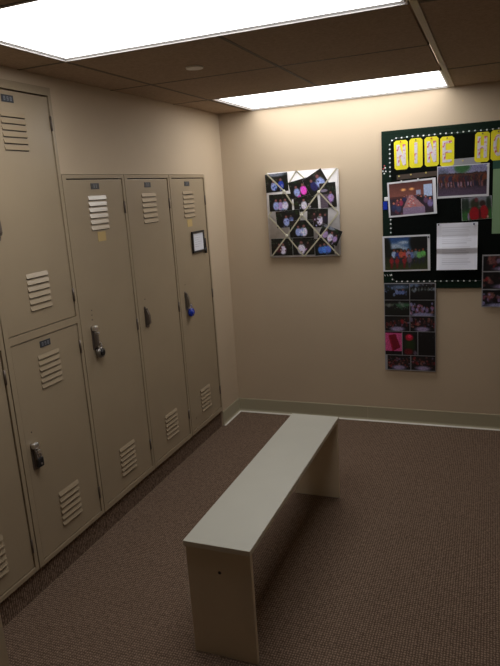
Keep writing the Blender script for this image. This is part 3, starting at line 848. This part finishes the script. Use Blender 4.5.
# ------------------------------------------------------------------ ribbon memo board
MX0, MX1, MZ0, MZ1, MD = 0.303, 0.773, 1.090, 1.627, 0.026
MF = lambda x, z: (1.6521+(x-1.6521)*0.992, 1.5194+(z-1.5194)*0.992)
t_ = thing('memo_board', 'padded white fabric memo board with crossed cream ribbons, hung on the back wall', 'memo board', ((MX0+MX1)/2, 0, (MZ0+MZ1)/2))
mw, mh = (MX1-MX0)/2, (MZ1-MZ0)/2
bm = bmesh.new(); bx(bm, -mw, mw, -MD, 0.0, -mh, mh)
bmesh.ops.bevel(bm, geom=list(bm.edges), offset=0.008, segments=3, affect='EDGES')
for f in bm.faces: f.smooth = True
obj('pad', bm, M['fabric'], t_)
cxm, czm = (MX0+MX1)/2, (MZ0+MZ1)/2
B = [(0.417, 1.509), (0.643, 1.491), (0.526, 1.355), (0.421, 1.227), (0.645, 1.216)]
RB = [[(0.304, 1.624), B[0], (0.47, 1.425), B[2], B[4], (0.757, 1.094)],
      [(0.759, 1.622), B[1], B[2], B[3], (0.309, 1.096)],
      [(0.505, 1.624), B[1], (0.763, 1.357), B[4], (0.533, 1.094)],
      [(0.50, 1.624), B[0], (0.303, 1.358), B[3], (0.528, 1.094)]]
B = [MF(*p) for p in B]
RB = [[MF(*p) for p in path] for path in RB]
for k, path in enumerate(RB):
    bm = bmesh.new(); y = -MD-0.0050-0.0004*k
    for j, (a, b) in enumerate(zip(path, path[1:])):
        y = -MD-0.0006 if (k, j) in ((2, 0), (3, 0), (3, 1), (0, 2)) else -MD-0.0050-0.0004*k   # tucked under the snapshots
        d = Vector((b[0]-a[0], b[1]-a[1])).normalized(); n = Vector((-d.y, d.x))*0.0042
        q = [(a[0]+n.x, a[1]+n.y), (b[0]+n.x, b[1]+n.y), (b[0]-n.x, b[1]-n.y), (a[0]-n.x, a[1]-n.y)]
        prism(bm, [(p[0]-cxm, p[1]-czm) for p in q], 'y', y-0.0004, y)
    # ends wrap over the edge of the pad
    for e in (path[0], path[-1]):
        s = 1 if e[1] > czm else -1
        bx(bm, e[0]-cxm-0.0036, e[0]-cxm+0.0036, y, -0.002, e[1]-czm-(0.0 if s > 0 else 0.005), e[1]-czm+(0.005 if s > 0 else 0.0))
    obj('ribbon', bm, M['ribbon'], t_)
for (a, b) in B:
    bm = bmesh.new(); cyl(bm, (a-cxm, b-czm), 'y', 0.0065, 0.009, -MD-0.0115, -MD-0.009, 16); cyl(bm, (a-cxm, b-czm), 'y', 0.009, 0.009, -MD-0.009, -MD-0.0064, 16)
    obj('button', bm, M['button'], t_)

def P_snap(w, h, seed, people, extra=None, bg=(0.055, 0.06, 0.05), top=None):
    c = Canvas(*res(w, h, 420), bg)
    rr = random.Random(seed)
    for k in range(14): c.ell(rr.random(), rr.random()*0.6, 0.06, 0.05, tuple(v*(0.6+1.4*rr.random()) for v in (0.09, 0.10, 0.08)), 1.0)
    if top: c.ell(top[0], top[1], top[2], top[3], top[4], 0.8)
    if extra: extra(c)
    for (x, y, s, shirt) in people:
        c.person(x, y-0.04, s*1.12, tuple(min(1, v*1.15) for v in shirt), (0.46, 0.30, 0.30))
    xs = [p[0] for p in people]; mx_ = sum(xs)/len(xs)
    for k in range(10):
        px_, py_ = mx_+0.5*(rr.random()-0.5), 0.45+0.5*rr.random()
        c.ell(px_, py_, 0.03, 0.05, tuple(v*(0.85+0.3*rr.random()) for v in people[k % len(people)][3]), 1.1)
    for k in range(8): c.ell(rr.random(), rr.random()*0.5, 0.03, 0.04, (0.24, 0.26, 0.22), 1.2)
    return c.noise(0.12, seed)
LB, WH, PK, BLU, LIL = (0.45, 0.50, 0.68), (0.66, 0.64, 0.74), (0.80, 0.25, 0.66), (0.10, 0.18, 0.52), (0.52, 0.44, 0.62)
snaps = [
 (0.369, 1.564, 0.143, 0.104, 2.2, 0, 'two people in blue in the left top corner', [(0.36, 0.42, 0.60, LB), (0.68, 0.36, 0.60, BLU)], dict(top=(0.5, 0.05, 0.4, 0.12, (0.42, 0.44, 0.50)))),
 (0.555, 1.430, 0.150, 0.099, 3.0, 0, 'one person in white, at the middle under the pink shirt photo', [(0.42, 0.35, 0.62, WH)], {}),
 (0.520, 1.520, 0.126, 0.096, 11.5, 1, 'person in white beside a person in bright pink', [(0.32, 0.38, 0.66, LB), (0.66, 0.34, 0.70, PK)], {}),
 (0.627, 1.547, 0.132, 0.108, 28.8, 2, 'strongly tilted, two people in blue, near the right top', [(0.34, 0.28, 0.66, (0.12, 0.12, 0.30)), (0.68, 0.24, 0.80, LB)], {}),
 (0.701, 1.467, 0.098, 0.137, 2.6, 3, 'upright, person in lilac, at the right edge', [(0.66, 0.42, 0.42, LIL)], dict(extra=lambda c: c.rect(0.0, 0.45, 0.45, 1, (0.32, 0.28, 0.33)).ell(0.25, 0.3, 0.25, 0.06, (0.45, 0.42, 0.5)))),
 (0.388, 1.438, 0.145, 0.097, 0.0, 1, 'three people in pale lilac shirts, at the left edge', [(0.30, 0.36, 0.66, LB), (0.50, 0.38, 0.66, LIL), (0.70, 0.36, 0.66, WH)], {}),
 (0.434, 1.334, 0.152, 0.095, 3.7, 2, 'people in pale blue, left of the middle button', [(0.42, 0.36, 0.66, LB), (0.62, 0.36, 0.5, (0.26, 0.28, 0.44))], {}),
 (0.628, 1.331, 0.128, 0.106, -2.7, 2, 'person in white with dark figures, right of the middle button', [(0.34, 0.30, 0.5, (0.16, 0.08, 0.10)), (0.62, 0.34, 0.62, WH), (0.86, 0.34, 0.5, (0.10, 0.08, 0.14))], {}),
 (0.520, 1.267, 0.150, 0.098, 0.6, 3, 'two people in pale blue, just below the middle button', [(0.36, 0.38, 0.62, LB), (0.60, 0.34, 0.70, WH)], {}),
 (0.704, 1.223, 0.128, 0.091, -24.9, 4, 'tilted, overhanging the right edge, lilac shirts', [(0.28, 0.30, 0.62, LIL), (0.56, 0.34, 0.66, WH), (0.80, 0.40, 0.5, LIL)], dict(extra=lambda c: c.ell(0.35, 0.1, 0.3, 0.1, (0.42, 0.44, 0.5)))),
 (0.382, 1.155, 0.137, 0.100, -0.2, 1, 'person in white in the left bottom corner', [(0.55, 0.36, 0.66, WH), (0.36, 0.36, 0.55, (0.24, 0.08, 0.12))], {}),
 (0.528, 1.156, 0.138, 0.100, 0.2, 1, 'person in white at the middle of the bottom row', [(0.40, 0.28, 0.80, WH), (0.70, 0.30, 0.5, (0.12, 0.06, 0.07))], {}),
 (0.665, 1.150, 0.121, 0.097, 3.1, 2, 'people in blue shirts in the right bottom corner', [(0.30, 0.42, 0.56, (0.20, 0.34, 0.62)), (0.50, 0.38, 0.60, (0.24, 0.40, 0.70)), (0.70, 0.40, 0.58, (0.26, 0.34, 0.66))], {}),
]
for i, (x, z, w, h, rot, lay, lab, ppl, kw) in enumerate(snaps):
    x, z = MF(x, z); w *= 1.05; h *= 1.10
    t_ = thing('snapshot', 'memo board snapshot: ' + lab, 'photo', (x, -MD-0.0007-0.0009*lay, z), 'snapshots on the ribbon memo board', rot=(0, R(-rot), 0))
    bm = bmesh.new(); bx(bm, -w/2, w/2, -0.0003, 0.0002, -h/2, h/2)
    obj('paper', bm, M['paper'], t_)
    pic('picture', P_snap(w-0.001, h-0.001, 40+i, ppl, **kw), w-0.001, h-0.001, -0.0005, t_)

# ------------------------------------------------------------------ world, camera
wd = bpy.data.worlds.new('room_world'); bpy.context.scene.world = wd; wd.use_nodes = True
wd.node_tree.nodes['Background'].inputs[0].default_value = (0.5, 0.45, 0.4, 1)
wd.node_tree.nodes['Background'].inputs[1].default_value = 0.02

cam = bpy.data.cameras.new('camera'); co = bpy.data.objects.new('camera', cam); C.objects.link(co)
yaw, pitch, roll, f = 0.3824, -0.226, -0.0667, 613.18
fwd = Vector((-math.sin(yaw)*math.cos(pitch), math.cos(yaw)*math.cos(pitch), math.sin(pitch)))
r0 = Vector((math.cos(yaw), math.sin(yaw), 0)); u0 = r0.cross(fwd)
rt = math.cos(roll)*r0 + math.sin(roll)*u0; up = -math.sin(roll)*r0 + math.cos(roll)*u0
mw_ = Matrix((( rt.x, up.x, -fwd.x, 1.6521), (rt.y, up.y, -fwd.y, -3.8121), (rt.z, up.z, -fwd.z, 1.5194), (0, 0, 0, 1)))
co.matrix_world = mw_
cam.sensor_fit = 'VERTICAL'; cam.sensor_height = 24.0; cam.lens = f/666*24.0
cam.clip_start = 0.02
sc = bpy.context.scene
sc.camera = co
sc.view_settings.view_transform = 'Standard'; sc.view_settings.look = 'None'
sc.view_settings.gamma = 1.0; sc.view_settings.use_curve_mapping = False
sc.view_settings.exposure = 0.0
